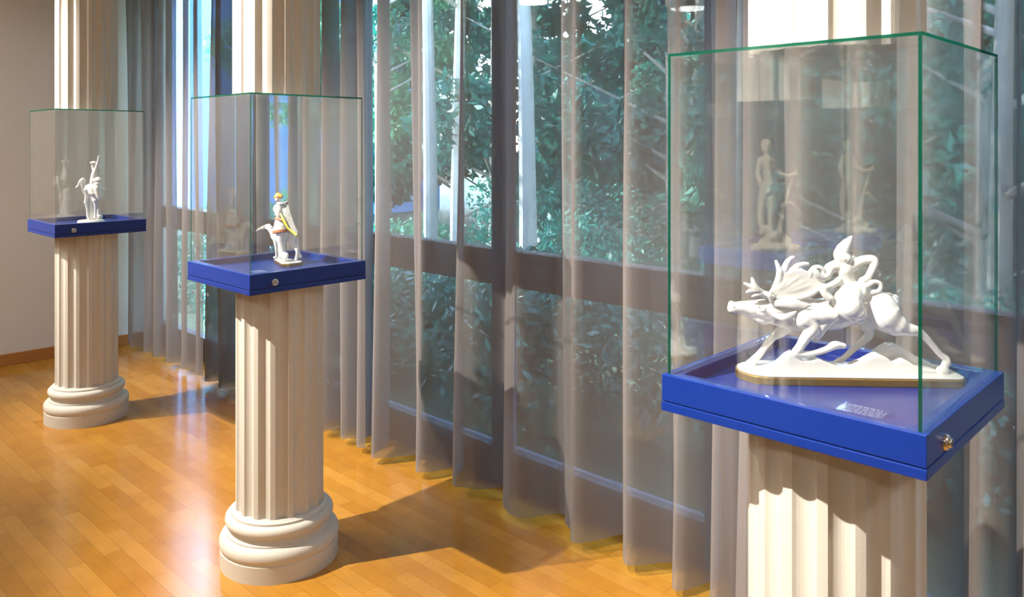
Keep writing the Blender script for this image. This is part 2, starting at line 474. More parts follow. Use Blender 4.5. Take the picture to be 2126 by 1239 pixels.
spots_xy = {}
COL = {'left': (2.631, 7.965, .7026), 'mid': (2.549, 4.441, .7213), 'right': (2.517, 1.014, .7213), 'hall': (-1.02, 2.55, .7213)}
names = {
    'left': ('cream fluted pedestal farthest back, near the wooden baseboard and beige wall', 'cream fluted column hanging above the farthest, smallest looking glass case', 'farthest blue tray glass case, holding the figurine on a round base'),
    'mid': ('cream fluted pedestal under the lady and hound case, moulded base fully visible', 'cream fluted column hanging above the lady and hound glass case', 'blue tray glass case holding the caped lady and hound figurine'),
    'right': ('cream fluted pedestal under the stag case with the tray shadow across its flutes', 'cream fluted column hanging above the stag rider glass case', 'nearest and largest blue tray glass case, holding the running stag figurine'),
    'hall': ('cream fluted pedestal of the opposite row, seen only mirrored in the stag case glass', 'cream fluted column of the opposite row, above the mirrored standing figurine', 'blue tray glass case of the opposite row, mirrored in the stag case glass'),
}
for k, (ex, ey, dz) in COL.items():
    x, y = ex*G, ey*G
    z = (2.52-dz)*G
    ox, oy = (.012*.7, -.012*.7) if k == 'mid' else (0, 0)
    rot = {'left': .12, 'mid': .05, 'right': .21, 'hall': 0}[k]
    pedestal(x+ox, y+oy, z-TRAY_H, rot, names[k][0])
    display_case(x, y, z, names[k][2])
    hanging_column(x, y, z+HOOD+.0008, rot, names[k][1])

# ------------------------------------------------------------------ figurines
class Fig:
    """collects overlapping tubes, lumps and plates and fuses them into one skin"""
    def __init__(s, org, sc, Z, root):
        s.ox, s.oy = org; s.s = sc; s.Z = Z; s.root = root; s.bm = bmesh.new(); s.dlin = None; s.gain = 1.0
    def pt(s, cx, cy, d=0.0):
        px, py = s.ox + cx/s.s, s.oy + cy/s.s
        if s.dlin: d = d + s.dlin(cx)
        Z = s.Z*G + d*.01
        X = (px-1063)/F*Z
        w = RIGHT*X + FWD*Z
        return Vector((w.x, w.y, EYE - (py-HY)/F*Z)) - s.root.location
    def rad(s, r): return r*s.gain/s.s*s.Z*G/F
    def tube(s, pts, n=14, flat=None, cap=None):
        """pts: (cx, cy, depth_cm, r); flat: depth squeeze of the section"""
        P = [s.pt(p[0], p[1], p[2]) for p in pts]; Rr = [s.rad(p[3]) for p in pts]
        # refine with Catmull-Rom
        Q, S = [], []
        m = len(P)
        for i in range(m-1):
            p0, p1, p2, p3 = P[max(i-1,0)], P[i], P[i+1], P[min(i+2,m-1)]
            for k in range(5):
                t = k/5
                Q.append(.5*((2*p1)+(p2-p0)*t+(2*p0-5*p1+4*p2-p3)*t*t+(3*p1-p0-3*p2+p3)*t**3))
                S.append(Rr[i]+(Rr[i+1]-Rr[i])*(t*t*(3-2*t)))
        Q.append(P[-1]); S.append(Rr[-1])
        if m == 1: Q, S = [P[0]], [Rr[0]]
        bm = s.bm
        for q, r in zip(Q, S): pass
        # rounded ends
        def ring(c, d, r):
            u = FWD - d*FWD.dot(d)
            if u.length < .15: u = Vector((0,0,1)) - d*d.z
            u.normalize(); v = d.cross(u)
            f = 1.0 if flat is None else flat
            return [bm.verts.new(c + u*math.cos(2*PI*i/n)*r*f + v*math.sin(2*PI*i/n)*r) for i in range(n)]
        rings = []
        if cap is None: cap = 1 if flat is None else max(flat, .5)
        d0 = (Q[1]-Q[0]).normalized(); d1 = (Q[-1]-Q[-2]).normalized()
        for a in (80, 60, 40, 20):
            a = math.radians(a); rings.append(ring(Q[0]-d0*S[0]*math.sin(a)*cap, d0, S[0]*math.cos(a)))
        for i in range(len(Q)):
            d = (Q[min(i+1,len(Q)-1)]-Q[max(i-1,0)]).normalized()
            rings.append(ring(Q[i], d, S[i]))
        for a in (20, 40, 60, 80):
            a = math.radians(a); rings.append(ring(Q[-1]+d1*S[-1]*math.sin(a)*cap, d1, S[-1]*math.cos(a)))
        for A, B in zip(rings, rings[1:]):
            for i in range(n): bm.faces.new((A[i], A[(i+1)%n], B[(i+1)%n], B[i]))
        bm.faces.new(list(reversed(rings[0]))); bm.faces.new(rings[-1])
    def lump(s, cx, cy, d, rx, ry, rz_cm, ang=0):
        c = s.pt(cx, cy, d); n, m = 18, 11
        bm = s.bm; a = s.rad(rx); b = s.rad(ry); e = rz_cm*.01
        ca, sa = math.cos(math.radians(ang)), math.sin(math.radians(ang))
        ux = RIGHT*ca + Vector((0,0,1))*sa; uz = -RIGHT*sa + Vector((0,0,1))*ca
        rings = []
        for j in range(1, m):
            th = PI*j/m
            rings.append([bm.verts.new(c + uz*b*math.cos(th) + (ux*a*math.cos(2*PI*i/n) + FWD*e*math.sin(2*PI*i/n))*math.sin(th)) for i in range(n)])
        t = bm.verts.new(c+uz*b); q = bm.verts.new(c-uz*b)
        for i in range(n):
            bm.faces.new((t, rings[0][i], rings[0][(i+1)%n])); bm.faces.new((q, rings[-1][(i+1)%n], rings[-1][i]))
        for A, B in zip(rings, rings[1:]):
            for i in range(n): bm.faces.new((A[i], B[i], B[(i+1)%n], A[(i+1)%n]))
    def plate(s, poly, d0, d1, dl=None):
        """outline extruded from depth d0 to d1 (cm)"""
        bm = s.bm
        A = [bm.verts.new(s.pt(x, y, d0)) for x, y in poly]
        off = FWD*((d1-d0)*.01)
        B = [bm.verts.new(v.co + off) for v in A]
        n = len(poly)
        for i in range(n): bm.faces.new((A[i], A[(i+1)%n], B[(i+1)%n], B[i]))
        f0 = bm.faces.new(list(reversed(A))); f1 = bm.faces.new(B)
        bmesh.ops.triangulate(bm, faces=[f0, f1])
    def done(s, name, mat, voxel=.0016, it=6, parent=None):
        o = obj(name, s.bm, mat, None, smooth=True)
        s.bm = bmesh.new()
        md = o.modifiers.new('r', 'REMESH'); md.mode = 'VOXEL'; md.voxel_size = voxel; md.use_smooth_shade = True
        md = o.modifiers.new('s', 'SMOOTH'); md.factor = .5; md.iterations = it
        dg = bpy.context.evaluated_depsgraph_get()
        me = bpy.data.meshes.new_from_object(o.evaluated_get(dg))
        old = o.data; o.modifiers.clear(); o.data = me; bpy.data.meshes.remove(old); me.name = name
        for p in me.polygons: p.use_smooth = True
        o.parent = parent if parent is not None else s.root
        return o

def at(px, Z, z):
    X = (px-1063)/F*Z*G
    w = RIGHT*X + FWD*Z*G
    return (w.x, w.y, z)

def slab(bm, outline, z0, z1, mi=0):
    A = [bm.verts.new((x, y, z0)) for x, y in outline]; B = [bm.verts.new((x, y, z1)) for x, y in outline]
    n = len(outline)
    for i in range(n): bm.faces.new((A[i], A[(i+1)%n], B[(i+1)%n], B[i]))
    bm.faces.new(list(reversed(A))); bm.faces.new(B)

def camrot(pts, rz):
    c, s_ = math.cos(rz), math.sin(rz)
    return [(x*c-y*s_, x*s_+y*c) for x, y in pts]

FLOOR_IN = TRAY_Z - .0205
# --- running stag with rider
Zs = 2.57
st = thing('stag_figurine', 'glossy white porcelain running stag with a rider on its back, gilt edged base', 'figurine', at(1763, Zs, FLOOR_IN))
c = math.cos(math.radians(-3.5)); 
L0, L1, D = -.222, .203, .056
out = [(L0+.062-.062*math.sin(a_), .004-(D+.004)*math.cos(a_)) for a_ in [PI/2*(1-k_/7) for k_ in range(7)]] + [(L0+.062, -D), (L1-.012, -D), (L1-.003, -D+.006), (L1+.001, -D+.012), (L1, .03), (L1-.02, D-.004), (L1-.05, D), (L0+.05, D), (L0+.018, D-.016), (L0+.004, .024)]
out = camrot(out, -YAW - math.radians(3.0))
bm = bmesh.new(); slab(bm, out, 0, .0155); obj('gilt_rim', bm, M['gold'], st, bevel=.002)['label'] = 'gilt edge of the figurine base'
bm = bmesh.new(); slab(bm, [(x*.985, y*.985) for x, y in out], .0155, .0195); obj('plinth', bm, M['porcelain'], st, bevel=.0018)
f = Fig((1480, 470), 3.44, Zs, st)
# ground waves
f.plate([(380,1035),(450,1000),(500,960),(540,922),(580,902),(615,925),(650,965),(700,962),(760,948),(820,975),(900,1003),(990,1000),(1080,968),(1150,930),(1195,915),(1240,935),(1300,985),(1340,962),(1375,952),(1410,970),(1460,1010),(1600,1025),(1600,1052),(380,1052)], -3.2, -.5)
f.plate([(1080,1010),(1150,940),(1210,880),(1265,850),(1320,848),(1375,870),(1440,920),(1530,960),(1600,1000),(1600,1030),(1080,1030)], .2, 3.0)
f.done('ground_waves', M['porcelain'], .0018, 8)
f.tube([(640,640,0,92),(740,630,0,112),(860,620,0,118),(960,595,0,110),(1080,565,0,98),(1180,565,0,98),(1250,590,0,88)])
f.tube([(700,610,0,100),(600,600,0,84),(510,592,-.2,68),(430,590,-.3,58)])
f.tube([(620,700,.5,52),(520,690,.5,40),(420,660,.2,38)])
f.tube([(425,596,0,74),(350,592,0,74),(285,584,0,58),(215,578,0,46),(165,580,0,42),(142,585,0,40)])
f.tube([(400,640,0,50),(350,660,0,42),(270,628,0,28),(190,605,0,24)])
f.lump(134, 562, 0, 26, 32, 1.05); f.lump(358, 596, -2.0, 22, 13, .35, -8)
f.lump(350, 574, -1.95, 36, 9, .3, -14)
f.tube([(430,560,-1.9,18),(485,548,-2.6,32),(570,552,-3.1,38),(650,566,-3.2,28),(708,562,-3.2,8)], flat=.4)
f.tube([(430,625,-2.0,16),(490,648,-2.6,26),(550,636,-2.9,24),(605,600,-3.0,9)], flat=.45)
f.tube([(430,560,1.4,14),(500,520,2.2,26),(580,515,2.4,22),(640,520,2.4,8)], flat=.45)
# near haunch and stretched leg
f.tube([(1195,570,-1.4,108),(1235,640,-1.9,116),(1315,702,-2.4,84),(1395,737,-2.7,50),(1450,745,-2.7,37),(1510,785,-2.7,27),(1570,850,-2.7,23),(1625,915,-2.7,22),(1668,950,-2.7,26),(1655,990,-2.9,25),(1648,1022,-3.0,38),(1630,1032,-3.1,36)])
f.lump(1675, 962, -2.8, 22, 40, .8, 20)
f.lump(1235, 560, 0, 92, 92, 3.0)
f.tube([(1300,510,0,26),(1325,560,-.3,20),(1335,610,-.5,8)])
f.tube([(1120,630,1.8,80),(1105,700,2.4,54),(1115,770,2.6,33),(1075,815,2.6,28),(1010,870,2.6,24),(940,935,2.5,21),(880,975,2.4,24),(850,1000,2.2,28)])
f.tube([(560,690,1.8,64),(490,745,2.6,44),(420,800,2.9,27),(370,860,3.0,24),(330,915,2.8,26),(292,955,2.6,30),(268,985,2.5,38)])
f.tube([(660,660,-2.0,80),(710,720,-2.6,56),(665,790,-2.8,38),(622,860,-2.8,32),(592,905,-2.8,30),(660,915,-2.8,25),(740,900,-2.8,21),(810,878,-2.8,24),(870,848,-2.8,30),(935,852,-2.8,20)])
f.tube([(800,660,-1.9,70),(760,735,-2.3,44),(735,800,-1.6,30)])
f.tube([(650,640,-2.4,56),(760,640,-2.8,48),(860,640,-2.9,40)])
f.lump(152, 572, -1.05, 9, 6, .25)
f.done('stag', M['porcelain'], .0016, 5)
# antlers
f.tube([(400,520,-.6,28),(440,460,-1.2,30),(470,390,-1.6,30),(478,330,-1.8,26),(466,285,-1.8,18),(450,246,-1.8,11)], flat=.7)
f.plate([(410,470),(480,405),(520,340),(560,318),(640,305),(700,330),(770,350),(790,385),(770,430),(700,470),(640,498),(560,508),(470,500)], -2.1, -1.0)
for ax, ay in ((560,345),(640,335),(705,370),(750,400)): f.tube([(430,490,-1.6,26),((430+ax)/2,(490+ay)/2,-1.7,38),(ax,ay,-1.6,34)], flat=.5)
f.tube([(500,370,-1.6,26),(515,300,-1.6,28),(535,255,-1.6,24),(560,228,-1.6,17),(582,220,-1.6,12)], flat=.6)
f.tube([(560,330,-1.6,30),(600,290,-1.6,26),(640,272,-1.6,20),(682,268,-1.6,14)], flat=.6)
f.tube([(690,350,-1.6,22),(712,305,-1.8,18),(750,290,-1.9,17),(785,310,-1.9,17),(792,350,-1.8,18),(785,385,-1.7,20)])
f.tube([(470,505,-1.6,20),(600,510,-1.7,22),(700,480,-1.7,24),(780,420,-1.6,26)])
f.tube([(410,520,-.8,20),(350,475,-1.8,24),(305,440,-2.2,26),(290,400,-2.3,18),(278,368,-2.3,10)], flat=.7)
f.tube([(310,450,-2.2,20),(265,428,-2.3,17),(224,405,-2.3,10)], flat=.8)
f.tube([(320,455,-2.2,20),(270,460,-2.3,16),(240,470,-2.3,9)], flat=.8)
f.tube([(350,480,-1.9,20),(310,490,-2.2,14),(280,500,-2.3,8)], flat=.8)
f.tube([(360,475,-1.8,18),(400,490,-2.4,20),(420,540,-2.2,14)], flat=.7)
f.done('antlers', M['porcelain'], .0013, 4)
# rider
f.tube([(915,205,0,54),(930,165,0,50),(955,125,0,38),(980,88,.2,20),(992,70,.2,9)])
f.lump(938, 228, -.2, 58, 48, 1.7, -30)
f.tube([(905,215,-.5,40),(950,262,-.6,30),(990,225,-.3,22),(1000,185,0,10)])
f.lump(938, 232, -1.6, 10, 12, .45)
f.tube([(925,270,0,36),(920,310,0,40)])
f.tube([(880,300,0,52),(940,310,0,62),(1000,285,0,44)])
f.tube([(930,310,0,74),(945,370,0,66),(965,430,0,66),(990,490,0,90)])
f.tube([(880,285,-.4,46),(835,300,-.9,40),(815,345,-1.5,34),(785,365,-2.0,27),(755,350,-2.3,24),(735,325,-2.4,22)])
f.tube([(890,390,-1.2,34),(850,420,-2.2,26),(790,445,-3.0,24),(800,480,-3.1,27),(835,512,-3.2,28)])
f.tube([(990,280,-.2,40),(1060,245,-.6,34),(1130,235,-1.0,33),(1155,255,-1.2,30),(1135,315,-1.4,27),(1105,365,-1.5,26),(1070,390,-1.6,30)])
f.tube([(1000,480,-.5,96),(970,510,-2.4,92),(985,570,-3.4,88),(1035,625,-3.7,64),(1050,660,-3.7,36)])
f.tube([(900,500,-2.0,50),(920,580,-2.8,56),(1000,640,-3.4,50)])
f.tube([(1000,490,0,88),(1080,485,-.5,72),(1110,490,-.5,50)])
f.done('rider', M['porcelain'], .0015, 8)
f.tube([(1080,430,-2.0,30),(1120,410,-2.2,22),(1150,395,-2.3,17),(1190,405,-2.4,16),(1200,435,-2.4,16),(1180,462,-2.3,16),(1140,470,-2.2,20)])
f.tube([(1060,420,-2.0,26),(1070,470,-2.4,32),(1060,520,-2.4,20)])
f.tube([(1110,475,-1.6,24),(1150,490,-1.4,26),(1190,480,-1.0,16)])
f.done('knotted_cloth', M['porcelain'], .0014, 4)

# --- lady with cape and hound
Zl = 4.95
ld = thing('lady_and_hound_figurine', 'white porcelain lady in yellow trimmed grey cape standing with a slender hound', 'figurine', at(592, Zl, FLOOR_IN))
ol = [(-.064, .070), (-.002, -.042), (.028, -.046), (.064, -.012), (.062, .020), (-.034, .105), (-.060, .100)]
ol = camrot(ol, -YAW)
bm = bmesh.new(); slab(bm, ol, 0, .0115); obj('gilt_rim', bm, M['gold'], ld, bevel=.001)['label'] = 'gilt edge of the figurine base'
bm = bmesh.new(); slab(bm, [(x*.97, y*.97) for x, y in ol], .0115, .0145); obj('plinth', bm, M['porcelain'], ld, bevel=.001)
f = Fig((500, 380), 6.52, Zl, ld); f.dlin = lambda cx: (750-cx)*.030 + 2.2
# hound
f.tube([(220,645,-3.2,18),(260,622,-3.0,24),(310,605,-2.8,34),(345,595,-2.7,38),(385,605,-2.6,36)])
f.tube([(300,600,-2.7,20),(345,575,-2.5,22),(390,565,-2.3,16)])
f.tube([(365,590,-3.3,18),(400,585,-3.4,16),(430,600,-3.2,10)], flat=.6)
f.tube([(390,610,-2.5,38),(430,660,-2.0,46),(470,720,-1.6,66),(540,740,-.6,84),(620,720,.6,76),(680,690,1.4,66)])
f.tube([(460,730,-2.6,44),(470,800,-2.8,30),(478,880,-2.8,20),(482,950,-2.8,16),(476,1000,-2.8,18),(450,1006,-2.9,16)])
f.tube([(500,760,.2,46),(520,850,.4,32),(524,930,.4,20),(522,990,.4,18),(510,1022,.2,18)])
f.tube([(680,690,.6,66),(690,760,.2,54),(700,830,0,40),(745,880,.4,28),(765,930,.6,24),(755,1000,.4,22),(745,1040,.2,26),(725,1050,0,20)])
f.tube([(690,690,2.2,56),(740,770,3.0,40),(750,830,3.2,28),(770,900,3.4,20),(790,960,3.5,20),(805,995,3.4,26)])
f.tube([(720,680,1.8,20),(760,760,2.6,12),(750,850,2.4,10)])
f.done('hound', M['porcelain'], .0018, 4)
# lady: body in one skin
f.dlin = lambda cx: (750-cx)*.026 - 3.0
f.tube([(505,225,-.2,36),(508,195,-.2,46),(520,170,-.1,38)])
f.lump(500, 215, -.6, 38, 46, 1.3); f.tube([(470,222,-1.2,7),(478,232,-1.4,10)])
f.tube([(520,240,0,26),(525,290,0,30)])
f.tube([(530,300,0,46),(530,360,0,52),(525,430,0,44),(520,480,0,46)])
f.tube([(505,300,-.8,26),(470,320,-1.4,25),(458,355,-1.8,24),(478,400,-1.8,20),(500,450,-1.4,20)])
f.tube([(560,300,.8,26),(590,360,1.2,24),(600,430,1.2,22)])
f.tube([(545,660,-.6,70),(545,740,-.6,64),(550,820,-.6,54),(560,900,-.6,48),(572,960,-.8,36),(590,1030,-1.0,24)])
f.tube([(575,700,1.0,66),(570,800,1.2,50),(560,900,1.0,40),(552,1000,.8,28)])
f.tube([(600,960,-.6,26),(625,970,-.4,24),(612,1010,-1.0,22),(590,1040,-1.4,20)])
f.done('lady', M['porcelain'], .0018, 4)
f.tube([(470,195,-.4,26),(505,172,-.4,44),(545,180,0,30)]); f.lump(505, 182, -.3, 52, 40, 1.55, 6)
f.done('cap', M['orange'], .0016, 4)
f.tube([(514,492,0,46),(522,540,0,72),(534,600,0,98),(541,650,0,110)], n=24, cap=.2)
f.done('skirt', M['porcelain'], .0018, 8)
f.tube([(470,480,-1.2,17),(520,492,-1.9,17),(575,498,-1.0,17)])
f.done('waist_sash', M['rust'], .0014, 2)['label'] = 'rust red band at the waist'
f.tube([(538,632,0,109),(542,668,0,114)], n=28, cap=.12)
f.done('hem_band', M['rust'], .0014, 2)['label'] = 'rust red band at the skirt hem'
f.plate([(505,262),(625,255),(632,330),(660,450),(720,570),(775,660),(765,700),(700,690),(640,600),(560,430),(520,330)], .6, 2.0)
f.tube([(510,268,-.5,15),(560,278,-1.0,14),(630,252,.6,13)])
f.tube([(640,300,1.0,10),(690,480,.8,16),(755,650,.8,16)]); f.tube([(590,330,.8,10),(640,500,.5,16),(715,660,.5,14)])
f.done('cape', M['grey_glaze'], .0016, 4)
f.tube([(528,400,-.9,11),(580,500,-1.4,20),(640,610,-.9,14),(700,660,0,16),(755,705,.6,20)], flat=.6)
f.done('cape_lining', M['yellow'], .0014, 2)['label'] = 'yellow trim of the cape'
f.tube([(500,268,-.6,18),(530,280,-1.1,22),(555,270,-.8,14)])
f.done('collar', M['porcelain'], .0014, 3)

# --- acrobat group on a round base
Zc = 7.41
zc = (2.52-.7026)*G - .0205
ac = thing('acrobat_figurine', 'slim white porcelain figurine with raised arm and bent leg on a round base', 'figurine', at(189, Zc, zc))
k = 2.756e-3
bm = bmesh.new(); lathe(bm, [(r*k, z*k) for r, z in ((25.5,0),(26,1.5),(26,3.5),(25,4.2),(25,5),(24,6),(20,6.6),(.02,6.7))], 48)
o = obj('round_base', bm, M['porcelain'], ac, smooth=True); md = o.modifiers.new('es', 'EDGE_SPLIT'); md.split_angle = math.radians(45)
f = Fig((140, 310), 7.74, Zc, ac); f.gain = 1.22
f.tube([(300,690,0,30),(308,760,0,24),(298,850,0,20),(312,930,0,15),(322,1020,0,14),(325,1085,0,16)])
f.tube([(290,845,0,22),(300,870,0,18)])
f.tube([(450,820,-1,36),(452,880,-1,22),(455,960,-1,16),(452,1040,-1,16),(450,1090,-1,20)])
f.tube([(280,690,0,30),(250,600,-.6,34),(245,520,-1,34),(255,485,-1.2,28),(215,510,-1.6,22),(185,570,-1.8,18),(160,602,-1.8,18),(132,610,-1.8,8)])
f.tube([(290,670,0,34),(350,620,0,56),(420,640,0,70),(460,720,0,62),(450,800,0,46)])
f.tube([(400,590,0,34),(420,500,.4,46),(430,420,.4,42),(440,350,.4,34),(410,300,.4,18),(408,240,.4,16),(430,215,.2,24)])
f.tube([(455,340,-.4,26),(470,280,-.6,22),(490,200,-.8,16),(497,150,-.8,12),(502,112,-.8,10)])
f.tube([(500,300,1,30),(510,240,1.2,22),(500,210,.8,16)])
f.lump(418, 215, 0, 44, 22, 1.4, 0); f.tube([(400,215,-.2,16),(365,218,-.4,8)])
f.tube([(500,185,-.6,8),(540,180,-.6,5)])
f.tube([(470,560,-1.6,36),(490,555,-1.8,38),(492,590,-1.6,26)])
f.tube([(520,610,-.4,22),(570,630,-.4,20),(625,645,-.4,7)], flat=.6)
f.tube([(480,620,-2,42),(490,690,-2,36),(505,770,-2,26),(512,805,-2,12)])
f.tube([(350,640,-2,22),(380,700,-2.2,30),(405,715,-2.4,26)])
f.done('acrobats', M['porcelain'], .0022, 3)
f.tube([(370,740,1.2,60),(370,830,1.4,52),(360,920,1.4,54),(375,1010,1.4,58),(370,1085,1.4,62)])
f.tube([(470,980,1,26),(480,1050,1,34),(490,1085,1,46)])
for _v in f.bm.verts: _v.co += FWD*.014
f.done('robe', M['porcelain'], .0022, 5)
f.lump(480, 500, -1.4, 58, 34, 2.0, -6); f.tube([(440,490,-1.4,20),(500,470,-1.4,24),(545,488,-1.4,12)])
f.done('headdress', M['porcelain'], .0020, 3)

# --- standing figure of the opposite row, seen mirrored in the stag case
hx, hy = -1.02*G, 2.55*G
sf = thing('standing_figurine', 'ivory standing figurine with outstretched arm on a rocky base, mirrored in the stag case', 'figurine', (hx, hy, FLOOR_IN))
def raw_tubes(root, name, chains, mat, voxel=.0025, it=4):
    f = Fig((0, 0), 1, 1, root)
    f.pt = lambda a, b, d=0.0: Vector((a*.01*RD.x + d*.01*FD.x, a*.01*RD.y + d*.01*FD.y, b*.01))
    f.rad = lambda r: r*.01
    for ch in chains: f.tube(ch)
    return f.done(name, mat, voxel, it)
RD = Vector((RIGHT.x, RIGHT.y, 0)); RD = Vector((-RIGHT.x + 2*0, RIGHT.y, 0)); FD = Vector((-FWD.x, FWD.y, 0))
raw_tubes(sf, 'rock_base', [[(-9,1.4,0,1.9),(-3,2.0,-1,2.6),(4,1.8,1,2.4),(9,1.3,0,1.8)], [(-5,3,1,2.4),(-2,6,0,2.6),(2,6.5,1,2.2),(5,4,0,2.2)], [(-7,2,-3,2),(0,1.6,-4,2),(6,1.5,-3,1.9)], [(-1,6,0,2.2),(-3,9,0,1.8),(-5,10,.5,1.4)]], M['bisque'], .003, 3)
raw_tubes(sf, 'figure', [[(-4,44.2,0,1.9),(-4,45.8,0,2.3),(-4.2,46.6,.2,2.1)], [(-4,43,0,1.1),(-4,40,0,1.5)], [(-6.4,39.6,0,1.3),(-4,39.6,0,1.9),(-1.6,39.0,0,1.4)],
    [(-4,39,0,2.4),(-3.4,35,0,2.2),(-3.2,31.5,0,2.0),(-3.2,28.5,0,2.7),(-3.4,26,0,2.7)], [(-2.4,27,0,2.3),(-2.0,21,-.4,2.0),(-2.2,15,-.4,1.4),(-2.0,9,-.2,1.3),(-.6,7.6,-1.2,1.1)], [(-4.4,27,.4,2.3),(-5.6,21,1,1.9),(-6.2,15,1,1.4),(-5.6,9.5,.8,1.3),(-6.4,8,-.4,1.1)],
    [(-1.6,38.8,0,1.3),(.4,34.8,0,1.1),(4.2,32.6,-.4,.95),(7.8,33.2,-.6,.9)], [(7.8,33.2,-.6,.7),(8.6,35.2,-.6,.4)], [(7.8,33.2,-.6,.7),(9.4,33.6,-.4,.4)], [(-6.6,39.2,0,1.3),(-7.6,34,.4,1.1),(-6.8,29.5,-.4,.95),(-6.2,28,-.6,.9)],
    [(7.6,33,-.6,.55),(6,28,0,.6),(4.8,23,0,.7),(3.2,19,0,1.0)], [(3.2,20.5,0,.9),(6,21,0,.95),(9,18.8,.2,.6),(11.4,16,.4,.4)], [(3,19.5,0,1.0),(2.2,13,0,1.3),(1.4,7,0,1.9)], [(5,20.6,0,.7),(4.6,23.4,.4,.6),(5.6,24.4,.4,.5)]], M['bisque'], .0022, 3)

# ------------------------------------------------------------------ text plaques on the trays
def plaque(x, y, z, rz, w, d, label):
    t = thing('label_plaque', label, 'label plaque', (x, y, z), rz)
    bm = bmesh.new(); box(bm, -w/2, w/2, -d/2, d/2, 0, .003); obj('acrylic_plate', bm, M['label'], t)
    r = random.Random(3)
    bm = bmesh.new()
    for row in range(5):
        yy = d/2 - .010 - row*(d-.016)/5; xx = -w/2+.008
        end = w/2-.008 if row != 0 else w*.28
        while xx < end:
            l = r.uniform(.004, .011); l = min(l, end-xx)
            box(bm, xx, xx+l, yy, yy+(.0030 if row == 0 else .0018), .0030, .0034); xx += l+.0025
    obj('print_lines', bm, M['ink'], t)
    return t
cx, cy, _ = COL['right']
zz = FLOOR_IN + .0003
plaque(cx*G - .137, cy*G - .107, zz, -PI/2, .085, .062, 'small clear plaque with pale print lying in front of the stag')
plaque(2.549*G - .125, 4.441*G - .085, zz, -PI/2, .085, .062, 'small clear plaque with pale print lying in front of the lady and hound')

# ------------------------------------------------------------------ ceiling track and spotlights (the lamps that light the cases)
LX = .148*G
tr = thing('lighting_track', 'black lighting track on the ceiling along the row of cases', 'lighting track', (LX, 3.2, ZC-.03))
bm = bmesh.new(); box(bm, -.018, .018, -4.2, 3.0, 0, .03); obj('rail', bm, M['black'], tr)
def spot(x, y, z, tx, ty, tz, power, size, label, blend=.5, col=(1, .93, .82), radius=.013):
    t = thing('spotlight', label, 'spotlight', (x, y, z), group='spotlights on the ceiling track')
    d = (Vector((tx, ty, tz)) - Vector((x, y, z))).normalized()
    bm = bmesh.new(); cyl_between(bm, -d*.17, -d*.012, .036, .042, 24); obj('lamp_housing', bm, M['black'], t)
    bm = bmesh.new(); cyl_between(bm, -d*.10, Vector((-d.x*.10, -d.y*.10, ZC-.03-z)), .008); obj('stem', bm, M['black'], t)
    li = bpy.data.lights.new('spot_lamp', 'SPOT'); li.energy = power; li.spot_size = math.radians(size); li.spot_blend = blend
    li.color = col; li.shadow_soft_size = radius
    lo = bpy.data.objects.new('lamp_beam', li); link(lo, t)
    lo.rotation_mode = 'QUATERNION'; lo.rotation_quaternion = d.to_track_quat('-Z', 'Y')
    return t
names_l = {'left': 'black spotlight aimed at the farthest case', 'mid': 'black spotlight aimed at the lady and hound case', 'right': 'black spotlight aimed at the stag case'}
P = {'left': 560, 'mid': 680, 'right': 640}
CONE = {'left': 62, 'mid': 74, 'right': 74}
for k_ in ('left', 'mid', 'right'):
    ex, ey, dz = COL[k_]
    spot((ex-2.40)*G, (ey+.93)*G, 4.55*G, ex*G+.06, ey*G-.05, 1.30, P[k_], CONE[k_], names_l[k_], blend=.85)
spot(.42*G+.35, 3.6*G, 4.55*G, hx, hy, 1.22, 1300, 32, 'black spotlight aimed at the opposite row')

# added unseen fill lamps: ceiling discs lifting the ambient light and far wall
def fill_lamp(x, y, power, label):
    t = thing('fill_lamp', label, 'fill lamp', (x, y, ZC-.05), group='added fill lamps out of view')
    bm = bmesh.new(); lathe(bm, [(.20,.0),(.21,.012),(.21,.05),(.02,.05)], 40); obj('fill_lamp_ring', bm, M['black'], t)
    li = bpy.data.lights.new('disc', 'AREA'); li.shape = 'DISK'; li.size = .38; li.energy = power; li.color = (1, .97, .92)
    lo = bpy.data.objects.new('fill_lamp_disc', li); link(lo, t); lo.location = (0, 0, -.004)
for i, (x, y, pw) in enumerate(((-1.9, -1.2, 17), (-1.9, 1.6, 17), (-1.9, 4.4, 22), (.9, -1.6, 17), (-.5, 5.3, 48))):
    fill_lamp(x, y, pw, 'added round fill lamp overhead, out of view')

# ------------------------------------------------------------------ outdoors
bm = bmesh.new(); box(bm, XW+.16, 40, -25, 45, -.5, -.12); tag(obj('ground', bm, M['lawn']), kind='structure')

def leaves_mesh(name, centres, n, size, mat, parent, seed):
    r = np.random.default_rng(seed)
    cs = np.array([c[:3] for c in centres]); rs = np.array([c[3] for c in centres])
    w = rs**2; idx = r.choice(len(cs), n, p=w/w.sum())
    d = r.normal(size=(n, 3)); d /= np.linalg.norm(d, axis=1)[:, None]
    p = cs[idx] + d*(rs[idx]*r.uniform(.35, 1.0, n)**.6)[:, None]*np.array([1, 1, .8])
    a = r.normal(size=(n, 3)); a /= np.linalg.norm(a, axis=1)[:, None]
    b = np.cross(a, r.normal(size=(n, 3))); b /= np.linalg.norm(b, axis=1)[:, None]
    s = size*r.uniform(.6, 1.4, n)[:, None]
    v = np.stack([p-a*s, p-b*s*.42, p+a*s, p+b*s*.42], 1).reshape(-1, 3)
    me = bpy.data.meshes.new(name); me.from_pydata(v.tolist(), [], (np.arange(n*4).reshape(-1, 4)).tolist())
    me.materials.append(mat)
    o = bpy.data.objects.new(name, me); link(o, parent); return o

